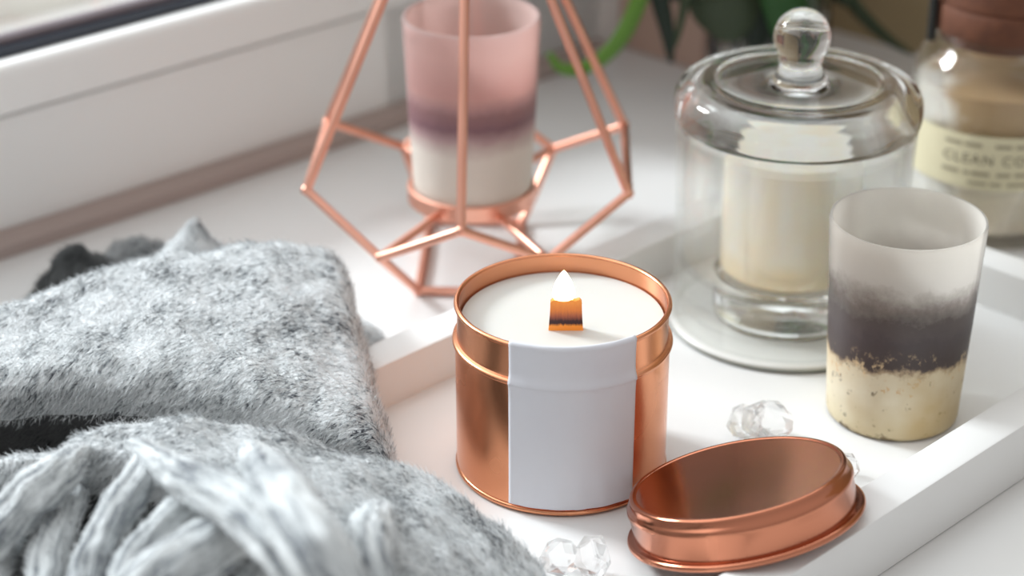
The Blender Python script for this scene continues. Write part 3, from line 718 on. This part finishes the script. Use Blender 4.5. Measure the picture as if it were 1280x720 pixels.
leaf([crown, crown + Vector((.01, -.02, .015)), at_y(960, -60, 1.0), at_y(978, -10, 1.0), at_y(985, 35, 1.0), at_y(988, 75, 1.0)], lambda t: .0125 * (1 - max(0, t - .5) ** 2 * 3), M['leaf_mid'])
leaf([crown, crown + Vector((.0, -.02, .015)), at_y(930, -60, 1.02), at_y(945, -10, 1.02), at_y(950, 30, 1.02), at_y(945, 60, 1.02)], lambda t: .011 * (1 - max(0, t - .5) ** 2 * 2.5), M['leaf_dark'])
leaf([crown, crown + Vector((-.01, -.02, .012)), at_y(850, -40, 1.02), at_y(872, -10, 1.02), at_y(884, 14, 1.02)], lambda t: .012 * (1 - t ** 3) + .001, M['leaf_dark'])
leaf([crown, crown + Vector((.03, .0, .02)), at_y(1050, -30, 1.06), at_y(1066, 4, 1.06), at_y(1090, 32, 1.06), at_y(1117, 54, 1.06), at_y(1142, 68, 1.06)], lambda t: .0035 * (1 - t ** 5) + .0006, M['leaf_grey'])
rnd = random.Random(2)
for k in range(9):
    a = k * 2.4; r = .006 + .0021 * k
    bm = bmesh.new(); tube(bm, [Vector((vx + r * math.cos(a) * .9, vy + r * math.sin(a) * .9, .0125)), Vector((vx + r * .7 * math.cos(a + .3), vy + r * .7 * math.sin(a + .3), .08)), crown + Vector((rnd.uniform(-.012, .012), rnd.uniform(-.012, .012), -.005))], .0028, 8)
    obj('stem', bm, M['stem'] if k % 3 else M['leaf_dark'], plant, 80)
for k in range(5):
    a = math.radians(-150 + 32 * k); leaf([crown, Vector((vx + .022 * math.cos(a), vy + .022 * math.sin(a), .12)), Vector((vx + .026 * math.cos(a), vy + .026 * math.sin(a), .07)), Vector((vx + .024 * math.cos(a + .2), vy + .024 * math.sin(a + .2), .025 + .01 * (k % 2)))], lambda t: .0075 * math.sin(PI * min(1, t * .9 + .1)) + .001, M['leaf_mid' if k % 2 else 'leaf_dark'])

# ------------------------------------------------------------------ daylight: bright sky beyond the window, dim warm room behind the camera
w = bpy.data.worlds.new('daylight'); SC.world = w; w.use_nodes = True
nt = w.node_tree; nd = nt.nodes; bg = nd['Background']
tc = nd.new('ShaderNodeTexCoord')
def wn(typ, **kw):
    n = nd.new(typ)
    for k, v in kw.items(): setattr(n, k, v)
    return n
def wdot(vec):
    n = wn('ShaderNodeVectorMath', operation='DOT_PRODUCT'); nt.links.new(tc.outputs['Generated'], n.inputs[0]); n.inputs[1].default_value = vec; return n.outputs['Value']
def wmap(v, a, b, smooth=True):
    n = wn('ShaderNodeMapRange'); n.interpolation_type = 'SMOOTHSTEP' if smooth else 'LINEAR'
    n.inputs['From Min'].default_value = a; n.inputs['From Max'].default_value = b; nt.links.new(v, n.inputs['Value']); return n.outputs['Result']
def wmix(f, a, b):
    n = wn('ShaderNodeMix', data_type='RGBA')
    for s, v in ((n.inputs[0], f), (n.inputs[6], a), (n.inputs[7], b)):
        if hasattr(v, 'is_linked'): nt.links.new(v, s)
        else: s.default_value = (*v, 1)
    return n.outputs[2]
win_dir = Vector((-math.sin(WA), math.cos(WA), 0))
up = wdot((0, 0, 1))
room = wmix(wmap(up, -.2, .9), (.465, .45, .445), (.67, .655, .645))
sky = wmix(wmap(up, .20, .75), (.45, .43, .42), (2.1, 2.2, 2.25))
nt.links.new(wmix(wmap(wdot(win_dir), -.08, .22), room, sky), bg.inputs['Color'])
bg.inputs['Strength'].default_value = 1.0
ld = bpy.data.lights.new('window_daylight', 'AREA'); ld.shape = 'RECTANGLE'; ld.size = .40; ld.size_y = .36; ld.energy = 44.0; ld.color = (.91, .97, 1)
lo = bpy.data.objects.new('window_daylight', ld); COL.objects.link(lo)
lo.location = wl(.0, 2.0, 1.0); lo.rotation_euler = (wl(.45, .45, .0) - lo.location).to_track_quat('-Z', 'Y').to_euler()

# ------------------------------------------------------------------ camera
cd = bpy.data.cameras.new('camera'); cam = bpy.data.objects.new('camera', cd); COL.objects.link(cam)
cam.location = (0, 0, CAMH); cam.rotation_euler = (PI / 2 - PITCH, 0, 0)
cd.sensor_width = 36; cd.lens = F / 1280 * 36; cd.clip_start = .01
cd.dof.use_dof = True; cd.dof.focus_distance = .726; cd.dof.aperture_fstop = 6.4
SC.camera = cam
SC.view_settings.view_transform = 'Standard'; SC.view_settings.look = 'None'; SC.view_settings.exposure = .0; SC.view_settings.gamma = 1
cy_ = SC.cycles
cy_.max_bounces = 16; cy_.transmission_bounces = 14; cy_.transparent_max_bounces = 16; cy_.glossy_bounces = 6; cy_.diffuse_bounces = 4
cy_.use_denoising = True
